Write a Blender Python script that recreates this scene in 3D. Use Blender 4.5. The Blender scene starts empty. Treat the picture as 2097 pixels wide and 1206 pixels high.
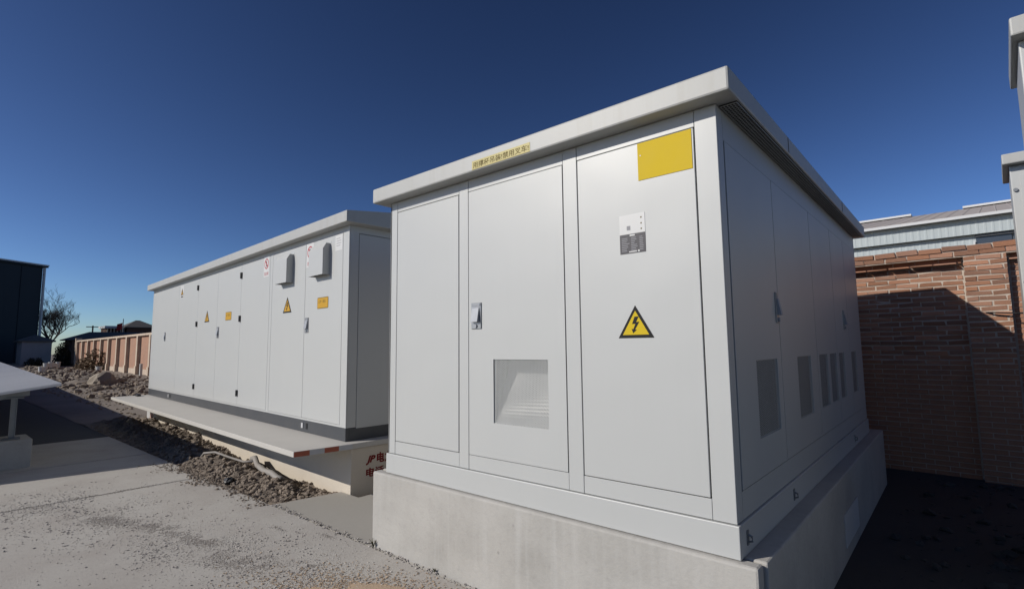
import bpy, bmesh, math, random
from math import radians as R, sin, cos, pi
from mathutils import Matrix, Vector, noise
random.seed(7)
scene = bpy.context.scene
C = scene.collection

# ------------------------------------------------------------------ camera, sky, sun, exposure
YAW, PITCH, ROLL = 0.711697834, 0.100074967, -0.0111963042
fw = Vector((-sin(YAW) * cos(PITCH), cos(YAW) * cos(PITCH), sin(PITCH)))
r0 = Vector((cos(YAW), sin(YAW), 0)); u0 = r0.cross(fw)
rt = r0 * cos(ROLL) + u0 * sin(ROLL); up = u0 * cos(ROLL) - r0 * sin(ROLL)
cam_d = bpy.data.cameras.new('camera'); cam = bpy.data.objects.new('camera', cam_d); C.objects.link(cam)
cam.matrix_world = Matrix(((rt.x, up.x, -fw.x, 0), (rt.y, up.y, -fw.y, 0), (rt.z, up.z, -fw.z, 1.65), (0, 0, 0, 1)))
cam_d.sensor_width = 36; cam_d.lens = 18.132; cam_d.clip_end = 3000; cam_d.clip_start = 0.05
scene.camera = cam

SUN = Vector((0.63, 1.0, -0.645)).normalized()          # the way the light travels
elev = math.asin(-SUN.z); azim = math.atan2(-SUN.x, -SUN.y)
world = bpy.data.worlds.new('World'); scene.world = world; world.use_nodes = True
wn = world.node_tree.nodes; wl = world.node_tree.links
sky = wn.new('ShaderNodeTexSky'); sky.sky_type = 'NISHITA'; sky.sun_disc = False
sky.sun_elevation = elev; sky.sun_rotation = azim % (2 * pi)
sky.air_density = 1.0; sky.dust_density = 5.0; sky.ozone_density = 3.0; sky.altitude = 3000
gm = wn.new('ShaderNodeGamma'); gm.inputs[1].default_value = 1.6                 # deeper, more saturated winter blue
hv = wn.new('ShaderNodeHueSaturation'); hv.inputs['Value'].default_value = 0.76; hv.inputs['Saturation'].default_value = 0.97
wl.new(sky.outputs[0], gm.inputs[0]); wl.new(gm.outputs[0], hv.inputs['Color']); wl.new(hv.outputs[0], wn['Background'].inputs[0]); wn['Background'].inputs[1].default_value = 0.05
sd = bpy.data.lights.new('sun', 'SUN'); sd.energy = 5.0; sd.angle = R(0.53); sd.color = (1.0, 0.945, 0.86)
so = bpy.data.objects.new('sun', sd); C.objects.link(so)
so.rotation_euler = SUN.to_track_quat('-Z', 'Y').to_euler(); so.location = (-20, -30, 25)
vs = scene.view_settings
vs.view_transform = 'Standard'; vs.look = 'None'; vs.gamma = 1; vs.use_curve_mapping = False; vs.exposure = -0.3

# ------------------------------------------------------------------ materials
ALB = 0.70
def mat(name, col, rough=0.6, metal=0.0, var=0.0, scale=4.0, col2=None, bump=0.0, bscale=60.0, streak=None, spec=0.5,
        fine=0.0, fscale=80.0, detail=6.0, rand=0.0, pits=0.0, warp=0.0):
    """procedural material: base colour, broad patches towards col2, fine speckle, vertical streaks, bump, per object variation"""
    m = bpy.data.materials.new(name); m.use_nodes = True
    col = tuple(c * ALB for c in col); col2 = tuple(c * ALB for c in col2) if col2 else None
    if streak: streak = (tuple(c * ALB for c in streak[0]), streak[1])
    n = m.node_tree.nodes; l = m.node_tree.links; b = n['Principled BSDF']
    b.inputs['Roughness'].default_value = rough; b.inputs['Metallic'].default_value = metal
    b.inputs['Specular IOR Level'].default_value = spec
    tc = n.new('ShaderNodeTexCoord'); out = None
    rgb = n.new('ShaderNodeRGB'); rgb.outputs[0].default_value = (*col, 1); out = rgb.outputs[0]
    def ntex(sc, det, vec=None, rough_=0.6):
        t = n.new('ShaderNodeTexNoise'); t.inputs['Scale'].default_value = sc; t.inputs['Detail'].default_value = det
        t.inputs['Roughness'].default_value = rough_
        l.new(vec or tc.outputs['Object'], t.inputs['Vector']); return t
    def ramp(sock, a, c):
        r = n.new('ShaderNodeMapRange'); r.inputs[1].default_value = a; r.inputs[2].default_value = c
        l.new(sock, r.inputs[0]); return r.outputs[0]
    def mix(f, a, bcol, amt=1.0):
        x = n.new('ShaderNodeMix'); x.data_type = 'RGBA'
        mm = n.new('ShaderNodeMath'); mm.operation = 'MULTIPLY'; l.new(f, mm.inputs[0]); mm.inputs[1].default_value = amt
        l.new(mm.outputs[0], x.inputs[0]); l.new(a, x.inputs[6])
        if isinstance(bcol, tuple): x.inputs[7].default_value = (*bcol, 1)
        else: l.new(bcol, x.inputs[7])
        return x.outputs[2]
    if var > 0:
        t = ntex(scale, detail); c2 = col2 or tuple(c * 0.55 for c in col)
        out = mix(ramp(t.outputs[0], 0.42, 0.72), out, c2, var)
    if fine > 0:
        t = ntex(fscale, 3.0, None, 0.75)
        out = mix(ramp(t.outputs[0], 0.5, 0.75), out, tuple(c * 0.35 for c in col), fine)
        t = ntex(fscale * 0.7, 2.0, None, 0.7)
        out = mix(ramp(t.outputs[0], 0.58, 0.8), out, tuple(min(0.9, c * 1.6) for c in col), fine * 0.6)
    if pits > 0:
        v = n.new('ShaderNodeTexVoronoi'); v.inputs['Scale'].default_value = 11.0; v.inputs['Randomness'].default_value = 1.0
        l.new(tc.outputs['Object'], v.inputs['Vector'])
        t = ntex(2.3, 3.0); mu = n.new('ShaderNodeMath'); mu.operation = 'MULTIPLY'
        l.new(ramp(v.outputs['Distance'], 0.16, 0.05), mu.inputs[0]); l.new(ramp(t.outputs[0], 0.5, 0.62), mu.inputs[1])
        out = mix(mu.outputs[0], out, tuple(c * 0.5 for c in col), pits)
    if streak:
        mp = n.new('ShaderNodeMapping'); mp.inputs['Scale'].default_value = (14, 14, 0.7); l.new(tc.outputs['Object'], mp.inputs[0])
        t = ntex(1.0, 5.0, mp.outputs[0])
        t2 = ntex(0.9, 3.0)
        mu = n.new('ShaderNodeMath'); mu.operation = 'MULTIPLY'
        l.new(ramp(t.outputs[0], 0.48, 0.75), mu.inputs[0]); l.new(ramp(t2.outputs[0], 0.4, 0.7), mu.inputs[1])
        out = mix(mu.outputs[0], out, streak[0], streak[1])
    if rand > 0:
        oi = n.new('ShaderNodeObjectInfo')
        hs = n.new('ShaderNodeHueSaturation')
        a = n.new('ShaderNodeMapRange'); a.inputs[3].default_value = 1 - rand; a.inputs[4].default_value = 1 + rand * 0.7
        l.new(oi.outputs['Random'], a.inputs[0]); l.new(a.outputs[0], hs.inputs['Value'])
        w = n.new('ShaderNodeTexWhiteNoise'); w.noise_dimensions = '1D'; l.new(oi.outputs['Random'], w.inputs['W'])
        a2 = n.new('ShaderNodeMapRange'); a2.inputs[3].default_value = 0.9; a2.inputs[4].default_value = 1.08
        l.new(w.outputs['Value'], a2.inputs[0]); l.new(a2.outputs[0], hs.inputs['Saturation'])
        l.new(out, hs.inputs['Color']); out = hs.outputs[0]
    l.new(out, b.inputs['Base Color'])
    if warp > 0:
        t = ntex(1.6, 1.0); bw = n.new('ShaderNodeBump'); bw.inputs['Strength'].default_value = warp; bw.inputs['Distance'].default_value = 0.03
        l.new(t.outputs[0], bw.inputs['Height']); l.new(bw.outputs[0], b.inputs['Normal'])
    elif bump > 0:
        t = ntex(bscale, 6.0, None, 0.65); bp = n.new('ShaderNodeBump')
        bp.inputs['Strength'].default_value = bump; bp.inputs['Distance'].default_value = 0.01
        l.new(t.outputs[0], bp.inputs['Height']); l.new(bp.outputs[0], b.inputs['Normal'])
    return m

M = {}
M['paint'] = mat('white_grey_paint', (0.605, 0.615, 0.605), 0.42, var=0.12, scale=1.3, col2=(0.53, 0.55, 0.55), warp=0.25,
                 streak=((0.44, 0.44, 0.42), 0.10))
M['fascia'] = mat('weathered_roof_paint', (0.52, 0.525, 0.51), 0.5, var=0.3, scale=2.2, col2=(0.48, 0.47, 0.43), bump=0.03, bscale=18,
                  streak=((0.34, 0.31, 0.23), 0.4))
M['seam'] = mat('grey_seam', (0.10, 0.10, 0.10), 0.8)
M['gasket'] = mat('black_gasket', (0.012, 0.012, 0.013), 0.8)
M['skirt'] = mat('charcoal_paint', (0.07, 0.076, 0.086), 0.45, var=0.3, scale=3, col2=(0.12, 0.12, 0.12), bump=0.05, bscale=30)
M['plinth'] = mat('cast_concrete', (0.55, 0.53, 0.495), 0.88, pits=0.6, var=0.75, scale=1.9, col2=(0.40, 0.385, 0.355), bump=0.3, bscale=38, fine=0.14, fscale=22, detail=8.0,
                  streak=((0.66, 0.65, 0.63), 0.55))
M['ledge'] = mat('smooth_ledge_concrete', (0.64, 0.615, 0.57), 0.8, var=0.4, scale=1.6, col2=(0.55, 0.53, 0.49), bump=0.12, bscale=40, fine=0.06, fscale=40)
M['cream'] = mat('cream_render', (0.74, 0.66, 0.55), 0.85, var=0.4, scale=2.2, col2=(0.62, 0.55, 0.46), bump=0.2, bscale=50, fine=0.08, fscale=40)
M['road'] = mat('road_concrete', (0.57, 0.54, 0.495), 0.92, pits=0.35, var=0.7, scale=1.5, col2=(0.455, 0.41, 0.37), bump=0.4, bscale=80, fine=0.2, fscale=30, detail=8.0)
M['apron'] = mat('apron_concrete', (0.47, 0.445, 0.40), 0.9, var=0.4, scale=1.2, col2=(0.41, 0.39, 0.355), bump=0.2, bscale=60, fine=0.1, fscale=50)
M['gravel'] = mat('gravel_stone', (0.56, 0.52, 0.48), 0.9, var=0.8, scale=14, col2=(0.40, 0.35, 0.32), bump=0.2, bscale=120)
M['pale_gravel'] = mat('pale_gravel_stone', (0.72, 0.68, 0.62), 0.9, var=0.6, scale=20, col2=(0.5, 0.46, 0.42))
M['grit'] = mat('dark_grit', (0.33, 0.295, 0.265), 0.95, var=0.6, scale=18, col2=(0.45, 0.42, 0.38))
M['dirt'] = mat('brown_dirt', (0.27, 0.22, 0.175), 0.95, var=0.8, scale=3.0, col2=(0.19, 0.155, 0.13), bump=0.9, bscale=40, fine=0.4, fscale=22)
M['clod'] = mat('dry_clod', (0.34, 0.275, 0.215), 0.95, var=0.8, scale=6.0, col2=(0.20, 0.16, 0.13), bump=0.6, bscale=70, fine=0.2, fscale=40)
M['yard'] = mat('dusty_earth', (0.30, 0.255, 0.215), 0.95, var=0.8, scale=0.55, col2=(0.20, 0.165, 0.135), bump=0.6, bscale=20, fine=0.3, fscale=9)
M['sand'] = mat('ochre_sand', (0.60, 0.44, 0.295), 0.95, var=0.5, scale=5, col2=(0.50, 0.42, 0.34), bump=0.5, bscale=80, fine=0.15)
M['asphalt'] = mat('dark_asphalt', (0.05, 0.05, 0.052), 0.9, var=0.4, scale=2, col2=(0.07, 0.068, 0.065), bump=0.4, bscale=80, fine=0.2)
M['brick'] = mat('red_brick', (0.52, 0.265, 0.165), 0.9, var=0.6, scale=9, col2=(0.36, 0.19, 0.13), bump=0.6, bscale=60, fine=0.3, fscale=38, rand=0.34)
M['mortar'] = mat('pale_mortar', (0.66, 0.56, 0.47), 0.95, var=0.4, scale=6, bump=0.5, bscale=70, fine=0.2)
M['farbrick'] = mat('weathered_brick_face', (0.48, 0.265, 0.175), 0.9, var=0.7, scale=1.1, col2=(0.40, 0.25, 0.19), bump=0.3, bscale=14, fine=0.3, fscale=5,
                    streak=((0.56, 0.42, 0.33), 0.4))
M['pierbrick'] = mat('pale_rendered_pier', (0.68, 0.56, 0.44), 0.9, var=0.5, scale=1.5, col2=(0.48, 0.33, 0.25), fine=0.2, fscale=6)
M['steel'] = mat('galvanised_steel', (0.32, 0.33, 0.34), 0.4, 0.6, var=0.3, scale=8)
M['handle'] = mat('handle_zinc', (0.42, 0.43, 0.45), 0.35, 0.5, var=0.2, scale=10)
M['lever'] = mat('lever_grey', (0.40, 0.42, 0.46), 0.55, 0.2, var=0.2, scale=12)
M['black'] = mat('black_plastic', (0.02, 0.02, 0.022), 0.5)
M['mesh'] = mat('grey_mesh_metal', (0.52, 0.53, 0.52), 0.55, 0.0, var=0.2, scale=6)
M['yellow'] = mat('yellow_sticker', (0.78, 0.56, 0.03), 0.6, var=0.25, scale=5, col2=(0.70, 0.52, 0.10), spec=0.1)
M['amber'] = mat('amber_sticker', (0.66, 0.37, 0.025), 0.5, spec=0.3)
M['pale_yellow'] = mat('faded_yellow_tape', (0.64, 0.55, 0.22), 0.5, spec=0.3)
M['ink'] = mat('black_ink', (0.015, 0.015, 0.015), 0.6, spec=0.2)
M['olive_ink'] = mat('faded_dark_ink', (0.17, 0.13, 0.03), 0.6, spec=0.2)
M['sheet'] = mat('white_sticker', (0.78, 0.78, 0.77), 0.4, spec=0.3)
M['plate'] = mat('dark_nameplate', (0.075, 0.07, 0.08), 0.4, spec=0.3)
M['pale_ink'] = mat('pale_print', (0.34, 0.34, 0.36), 0.5, spec=0.2)
M['red_ink'] = mat('red_print', (0.50, 0.07, 0.09), 0.6, spec=0.2)
M['stencil'] = mat('dark_red_stencil', (0.22, 0.015, 0.015), 0.8, spec=0.2)
M['red_band'] = mat('red_band_paint', (0.48, 0.12, 0.06), 0.6, var=0.3, scale=12)
M['pink_band'] = mat('faded_pink_paint', (0.66, 0.42, 0.38), 0.7)
M['white_band'] = mat('white_band_paint', (0.62, 0.62, 0.63), 0.6, var=0.2, scale=12)
M['deck'] = mat('pale_ribbed_sheet', (0.86, 0.86, 0.87), 0.5, var=0.15, scale=1.0, col2=(0.76, 0.76, 0.78), rand=0.04)
M['clad'] = mat('pale_blue_cladding', (0.51, 0.57, 0.59), 0.55, var=0.3, scale=0.8, col2=(0.46, 0.53, 0.54), streak=((0.36, 0.39, 0.39), 0.35))
M['roofgrey'] = mat('grey_sheet_roof', (0.56, 0.505, 0.475), 0.7, var=0.3, scale=0.6, col2=(0.5, 0.45, 0.42))
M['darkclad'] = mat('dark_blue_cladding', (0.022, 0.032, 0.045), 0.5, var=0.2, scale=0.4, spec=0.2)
M['glass'] = mat('dark_glazing', (0.055, 0.07, 0.095), 0.25)
M['trim'] = mat('white_trim', (0.72, 0.73, 0.74), 0.5)
M['shedwall'] = mat('pale_shed_wall', (0.40, 0.37, 0.375), 0.8, var=0.3, scale=1)
M['tile'] = mat('dark_roof_tile', (0.12, 0.115, 0.11), 0.8, var=0.4, scale=1.5, col2=(0.17, 0.16, 0.15))
M['brownwall'] = mat('brown_brick_wall', (0.16, 0.085, 0.06), 0.9, var=0.4, scale=2)
M['bark'] = mat('grey_bark', (0.085, 0.075, 0.07), 0.95, var=0.4, scale=5)
M['leaf'] = mat('dark_evergreen_leaf', (0.02, 0.026, 0.016), 0.8, var=0.4, scale=2)
M['dry'] = mat('dry_brown_leaf', (0.16, 0.10, 0.05), 0.9, var=0.5, scale=3)
M['rock'] = mat('pale_rock', (0.42, 0.36, 0.29), 0.95, var=0.7, scale=2.2, col2=(0.24, 0.21, 0.18), bump=0.6, bscale=12, fine=0.2, fscale=15)
M['pipe'] = mat('dusty_grey_pipe', (0.36, 0.335, 0.31), 0.7, var=0.4, scale=9, col2=(0.28, 0.25, 0.22))
M['flag'] = mat('red_flag_cloth', (0.5, 0.03, 0.03), 0.8)
M['weed'] = mat('dry_weed', (0.12, 0.11, 0.06), 0.9)
M['white_plastic'] = mat('white_plastic', (0.72, 0.72, 0.70), 0.5)
M['wood'] = mat('dark_timber', (0.12, 0.09, 0.06), 0.9, var=0.3)

# ------------------------------------------------------------------ helpers
FRONT = Matrix(((1, 0, 0, 0), (0, -1, 0, 0), (0, 0, 1, 0), (0, 0, 0, 1)))       # (along, out, up) on a face that looks to -y
def SIDE(x): return Matrix(((0, 1, 0, x), (1, 0, 0, 0), (0, 0, 1, 0), (0, 0, 0, 1)))  # the same on a face that looks to +x

class MB:
    """collects simple shapes; build() links them as one mesh object"""
    def __init__(s, mtx=None): s.v = []; s.f = []; s.m = []; s.M = mtx
    def add(s, vs_, fs_, mi=0, raw=False):
        o = len(s.v)
        s.v += [tuple(v) if (s.M is None or raw) else tuple(s.M @ Vector(v)) for v in vs_]
        s.f += [tuple(i + o for i in f) for f in fs_]; s.m += [mi] * len(fs_)
        return s
    def box(s, a0, a1, b0, b1, c0, c1, mi=0):
        v = [(a, b, c) for a in (a0, a1) for b in (b0, b1) for c in (c0, c1)]
        return s.add(v, [(0, 1, 3, 2), (4, 6, 7, 5), (0, 4, 5, 1), (2, 3, 7, 6), (0, 2, 6, 4), (1, 5, 7, 3)], mi)
    def poly(s, pts, d0, d1, mi=0):
        """prism from an outline in (along, up), from depth d0 to d1"""
        n = len(pts); v = [(p[0], d0, p[1]) for p in pts] + [(p[0], d1, p[1]) for p in pts]
        f = [tuple(range(n))[::-1], tuple(range(n, 2 * n))] + [(i, (i + 1) % n, n + (i + 1) % n, n + i) for i in range(n)]
        return s.add(v, f, mi)
    def tube(s, pts, rad, seg=8, mi=0, caps=True):
        pts = [Vector(p) for p in pts]; n = len(pts)
        rs = rad if isinstance(rad, (list, tuple)) else [rad] * n
        v = []; ref = None
        for i, p in enumerate(pts):
            d = (pts[min(i + 1, n - 1)] - pts[max(i - 1, 0)]).normalized()
            if ref is None: ref = Vector((0, 0, 1)) if abs(d.z) < 0.9 else Vector((1, 0, 0))
            a = d.cross(ref)
            a = a.normalized() if a.length > 1e-6 else d.orthogonal().normalized()
            b = a.cross(d)
            for k in range(seg):
                t = 2 * pi * k / seg; v.append(p + (a * cos(t) + b * sin(t)) * rs[i])
        f = [(i * seg + k, i * seg + (k + 1) % seg, (i + 1) * seg + (k + 1) % seg, (i + 1) * seg + k) for i in range(n - 1) for k in range(seg)]
        if caps: f += [tuple(range(seg))[::-1], tuple(range((n - 1) * seg, n * seg))]
        return s.add(v, f, mi)
    def text(s, body, x, z, h, d, mi=0, width=None, shear=0.0, bold=0.0):
        """flat lettering on a face: lower left corner x, z, cap height h, at depth d"""
        cu = bpy.data.curves.new('lettering', 'FONT'); cu.body = body; cu.shear = shear; cu.offset = bold; cu.resolution_u = 2
        ob = bpy.data.objects.new('lettering', cu); C.objects.link(ob)
        dg = bpy.context.evaluated_depsgraph_get(); me = bpy.data.meshes.new_from_object(ob.evaluated_get(dg))
        xs = [v.co.x for v in me.vertices]; zs = [v.co.y for v in me.vertices]
        if xs:
            x0, z0 = min(xs), min(zs); kz = h / (max(zs) - z0); kx = (width / (max(xs) - x0)) if width else kz
            s.add([(x + (v.co.x - x0) * kx, d, z + (v.co.y - z0) * kz) for v in me.vertices], [tuple(p.vertices) for p in me.polygons], mi)
        bpy.data.objects.remove(ob); bpy.data.curves.remove(cu); bpy.data.meshes.remove(me)
        return s
    def build(s, name, mats, parent=None, bevel=0.0, seg=2, smooth=False):
        me = bpy.data.meshes.new(name); me.from_pydata(s.v, [], s.f)
        if not isinstance(mats, (list, tuple)): mats = [mats]
        for m_ in mats: me.materials.append(m_)
        for p, i in zip(me.polygons, s.m): p.material_index = i
        bm = bmesh.new(); bm.from_mesh(me)
        bmesh.ops.recalc_face_normals(bm, faces=bm.faces)
        if bevel > 0:
            ed = [e for e in bm.edges if len(e.link_faces) == 2 and e.calc_face_angle(0) > 0.5]
            bmesh.ops.bevel(bm, geom=ed, offset=bevel, segments=seg, profile=0.5, affect='EDGES', clamp_overlap=True)
        bm.to_mesh(me); bm.free()
        if smooth:
            for p in me.polygons: p.use_smooth = True
        o = bpy.data.objects.new(name, me); C.objects.link(o)
        if parent is not None: o.parent = parent
        return o

def tag(o, label=None, cat=None, group=None, kind=None):
    if label: o['label'] = label
    if cat: o['category'] = cat
    if group: o['group'] = group
    if kind: o['kind'] = kind
    return o
def thing(name, label, cat, loc=(0, 0, 0), rz=0.0, group=None):
    o = bpy.data.objects.new(name, None); C.objects.link(o); o.location = loc; o.rotation_euler = (0, 0, rz); o.empty_display_size = 0.2
    return tag(o, label, cat, group)
def grid_obj(name, x0, x1, y0, y1, nx, ny, fn, material, parent=None, smooth=True):
    v = [(x0 + (x1 - x0) * i / nx, y0 + (y1 - y0) * j / ny) for j in range(ny + 1) for i in range(nx + 1)]
    v = [(x, y, fn(x, y)) for x, y in v]
    f = [(j * (nx + 1) + i, j * (nx + 1) + i + 1, (j + 1) * (nx + 1) + i + 1, (j + 1) * (nx + 1) + i) for j in range(ny) for i in range(nx)]
    me = bpy.data.meshes.new(name); me.from_pydata(v, [], f); me.materials.append(material)
    if smooth:
        for p in me.polygons: p.use_smooth = True
    o = bpy.data.objects.new(name, me); C.objects.link(o)
    if parent: o.parent = parent
    return o
def fbm(x, y, s, oct_=4): return noise.fractal(Vector((x * s, y * s, 3.7)), 1.0, 2.0, oct_)
ICO = None
def ico():
    global ICO
    if ICO is None:
        bm = bmesh.new(); bmesh.ops.create_icosphere(bm, subdivisions=1, radius=1.0)
        ICO = ([v.co.copy() for v in bm.verts], [tuple(v.index for v in f.verts) for f in bm.faces]); bm.free()
    return ICO
def stones(name, spots, material, jag=0.28, flat=0.6):
    """many angular stones as one mesh; spots are (x, y, z, size)"""
    iv, jf = ico(); v = []; f = []
    for (x, y, z, sz) in spots:
        o = len(v); rot = Matrix.Rotation(random.uniform(0, 6.3), 3, 'Z') @ Matrix.Rotation(random.uniform(-0.5, 0.5), 3, 'X')
        sx, sy, s3 = random.uniform(0.7, 1.3), random.uniform(0.6, 1.1), flat * random.uniform(0.7, 1.2)
        for p in iv:
            k = 1 + random.uniform(-jag, jag)
            q = rot @ Vector((p.x * sx * k, p.y * sy * k, p.z * s3 * k)); v.append((x + q.x * sz, y + q.y * sz, z + q.z * sz))
        f += [tuple(i + o for i in t) for t in jf]
    me = bpy.data.meshes.new(name); me.from_pydata(v, [], f); me.materials.append(material)
    ob = bpy.data.objects.new(name, me); C.objects.link(ob); return ob
def perforated(u0, u1, w0, w1, nu, nw, d, mtx, hole=0.74):
    """perforated sheet with staggered diamond holes"""
    b = MB(mtx); cu = (u1 - u0) / nu; cw = (w1 - w0) / nw
    for i in range(nu):
        x0, x1 = u0 + i * cu, u0 + (i + 1) * cu; off = cw / 2 if i % 2 else 0
        if off:
            b.add([(x0, d, w0), (x1, d, w0), (x1, d, w0 + off), (x0, d, w0 + off)], [(0, 1, 2, 3)])
            b.add([(x0, d, w1 - off), (x1, d, w1 - off), (x1, d, w1), (x0, d, w1)], [(0, 1, 2, 3)])
        for j in range(nw - (1 if off else 0)):
            z0 = w0 + off + j * cw; z1 = z0 + cw; cx, cz = (x0 + x1) / 2, (z0 + z1) / 2; hx, hz = cu / 2 * hole, cw / 2 * hole
            o = [(x0, z0), (cx, z0), (x1, z0), (x1, cz), (x1, z1), (cx, z1), (x0, z1), (x0, cz)]; q = 0.62
            i_ = [(cx - hx * q, cz - hz * q), (cx, cz - hz), (cx + hx * q, cz - hz * q), (cx + hx, cz), (cx + hx * q, cz + hz * q), (cx, cz + hz), (cx - hx * q, cz + hz * q), (cx - hx, cz)]
            b.add([(x, d, z) for x, z in o] + [(x, d, z) for x, z in i_], [(k, (k + 1) % 8, 8 + (k + 1) % 8, 8 + k) for k in range(8)])
    return b

# ------------------------------------------------------------------ the setting: ground, road, earth
tag(grid_obj('ground', -420, 300, -300, 420, 4, 4, lambda x, y: -0.22, M['yard'], smooth=False), kind='structure')
road = thing('road', None, None); tag(road, kind='structure')
# concrete road slabs with real joints between them
for (x0, x1) in ((-12.6, -10.05), (-10.0, -7.64), (-7.62, -2.3)):
    MB().box(x0, x1, -5.2, 2.62, -0.18, 0).build('road_slab', M['road'], road, bevel=0.012)
MB().box(-70, -12.63, -9, 2.62, -0.2, -0.008).build('asphalt_seen_or_added', M['asphalt'], road)
MB().box(-2.285, 12, -9, 2.62, -0.2, -0.006).build('asphalt_seen_or_added', M['asphalt'], road)  # unseen ground, added as dark asphalt to cut bounce onto the cabinet's shaded side
MB().box(-12.6, -2.3, -9, -5.212, -0.2, -0.007).build('asphalt_seen_or_added', M['asphalt'], road)  # unseen strip beyond the slabs, also made dark to lower bounce light
ap = MB(); ap.poly([(-5.66, -0.006), (-3.75, -0.006), (-3.75, -0.16), (-5.66, -0.16)], 0, 0)
ap = MB().add([(-5.70, 2.634, -0.006), (-3.5, 2.634, -0.006), (-3.5, 7.6, -0.006), (-5.2, 7.6, -0.006), (-5.2, 3.37, -0.006), (-5.56, 3.37, -0.006),
               (-5.70, 2.634, -0.2), (-3.5, 2.634, -0.2), (-3.5, 7.6, -0.2), (-5.2, 7.6, -0.2), (-5.2, 3.37, -0.2), (-5.56, 3.37, -0.2)],
              [(0, 1, 2, 3, 4, 5), (11, 10, 9, 8, 7, 6)] + [(i, i + 6, (i + 1) % 6 + 6, (i + 1) % 6) for i in range(6)])
tag(ap.build('concrete_apron', M['apron']), kind='structure')
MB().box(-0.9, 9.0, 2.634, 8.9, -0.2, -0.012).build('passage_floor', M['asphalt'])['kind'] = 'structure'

def strip_z(x, y):                       # earth strip between the road edge and the left platform
    yb = 3.374 - 0.0527 * (x + 5.37)
    t = max(0.0, min(1.0, (y - 2.62) / max(0.1, yb - 2.62)))
    end = max(0.0, min(1.0, (-5.62 - x) / 0.5))
    rise = 0.075 * sin(pi * min(1, t * 1.15)) - 0.055 * max(0, t - 0.55) / 0.45 + 0.12 * max(0, min(1, (-8.8 - x) / 1.5)) * max(0, t - 0.45) / 0.55
    return -0.045 + end * rise + end * (0.055 * fbm(x, y, 2.6) + 0.035 * fbm(x, y, 9) + 0.012 * fbm(x, y, 30, 2)) * (0.4 + t)
tag(grid_obj('dirt_strip', -15.4, -5.64, 2.615, 3.95, 560, 76, strip_z, M['dirt']), kind='structure')
sp = []
for _ in range(5200):
    x = -5.66 - random.random() ** 1.5 * 9.2; y = random.uniform(2.63, 3.36 - 0.0527 * (x + 5.37))
    s_ = 0.009 + 0.032 * random.random() ** 3.2
    sp.append((x, y, strip_z(x, y) + s_ * 0.25, s_))
for _ in range(70):
    x = random.uniform(-14, -5.9); y = random.uniform(2.85, 3.3 - 0.0527 * (x + 5.37)); s_ = random.uniform(0.035, 0.075)
    sp.append((x, y, strip_z(x, y) + s_ * 0.2, s_))
for _ in range(1500):
    x = random.gauss(-7.6, 0.55) if random.random() < 0.6 else random.uniform(-9.0, -5.7); d_ = abs(random.gauss(0, 0.05 + 0.09 * max(0, 0.5 + fbm(x, 1.0, 2.2))))
    s_ = 0.004 + 0.014 * random.random() ** 3; sp.append((x, 2.63 - d_, s_ * 0.3, s_))
tag(stones('dirt_clods', sp, M['clod'], 0.35, 0.7), kind='stuff')

def yard_z(x, y):
    far = max(0.0, min(1.0, (-24 - x) / 10.0))
    z = -0.03 + 0.03 * fbm(x, y, 0.6)
    m = math.exp(-((y - (6.9 + 0.02 * (-30 - x))) / 1.9) ** 2)
    return z + far * m * (0.16 + 0.28 * max(-0.4, fbm(x, y, 0.55)) + 0.1 * fbm(x, y, 1.9)) - 0.3 * max(0, (11.5 + x) / 2.0 if x > -11.5 else 0)
tag(grid_obj('dusty_yard', -86, -10.4, 2.66, 11.9, 420, 90, yard_z, M['yard']), kind='structure')
sp = []
for _ in range(1700):
    x = random.uniform(-62, -19); y = 5.9 + random.gauss(0.9, 1.2) + 0.02 * (-30 - x)
    if y > 10.2 - 0.02 * (x + 40) or y < 3.6: continue
    s_ = 0.03 + 0.17 * random.random() ** 3.5
    sp.append((x, y, yard_z(x, y) + s_ * 0.25, s_))
for _ in range(500):
    x = random.uniform(-34, -14); y = random.uniform(3.7, 6.2); s_ = random.uniform(0.015, 0.06); sp.append((x, y, yard_z(x, y) + s_ * 0.2, s_))
tag(stones('rubble_heap', sp, M['clod'], 0.35, 0.75), kind='stuff')

sp = []
for _ in range(700):
    x = random.uniform(-0.6, 0.35) + 0.25 * random.random(); y = random.uniform(2.9, 8.2); s_ = 0.008 + 0.05 * random.random() ** 4; sp.append((x, y, -0.012 + s_ * 0.25, s_))
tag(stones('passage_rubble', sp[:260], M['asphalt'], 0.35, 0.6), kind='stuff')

# loose gravel and grit washed over the road
def band(x, y):
    c = [(-7.6, 1.05), (-6.8, 1.28), (-5.9, 1.5), (-5.1, 1.65), (-4.4, 1.85), (-3.7, 1.95), (-2.9, 1.9)]
    d = min(math.hypot(x - a, (y - b) * 1.3) for a, b in c); return math.exp(-(d / 0.55) ** 2)
sp = []
while len(sp) < 5200:
    x = random.uniform(-8.6, -2.0); y = random.uniform(0.3, 2.6)
    if random.random() > 0.012 + band(x, y) * (0.5 + 1.1 * max(-0.45, fbm(x, y, 3.0))): continue
    s_ = 0.003 + 0.0085 * random.random() ** 3.5
    sp.append((x, y, s_ * 0.28, s_))
for _ in range(240):
    t = random.random(); x = -5.7 + 3.2 * t; sp.append((x, 2.627 + random.gauss(0, 0.018), 0.004, random.uniform(0.005, 0.014)))
tag(stones('loose_gravel', sp, M['gravel'], 0.3, 0.55), kind='stuff')
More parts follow.
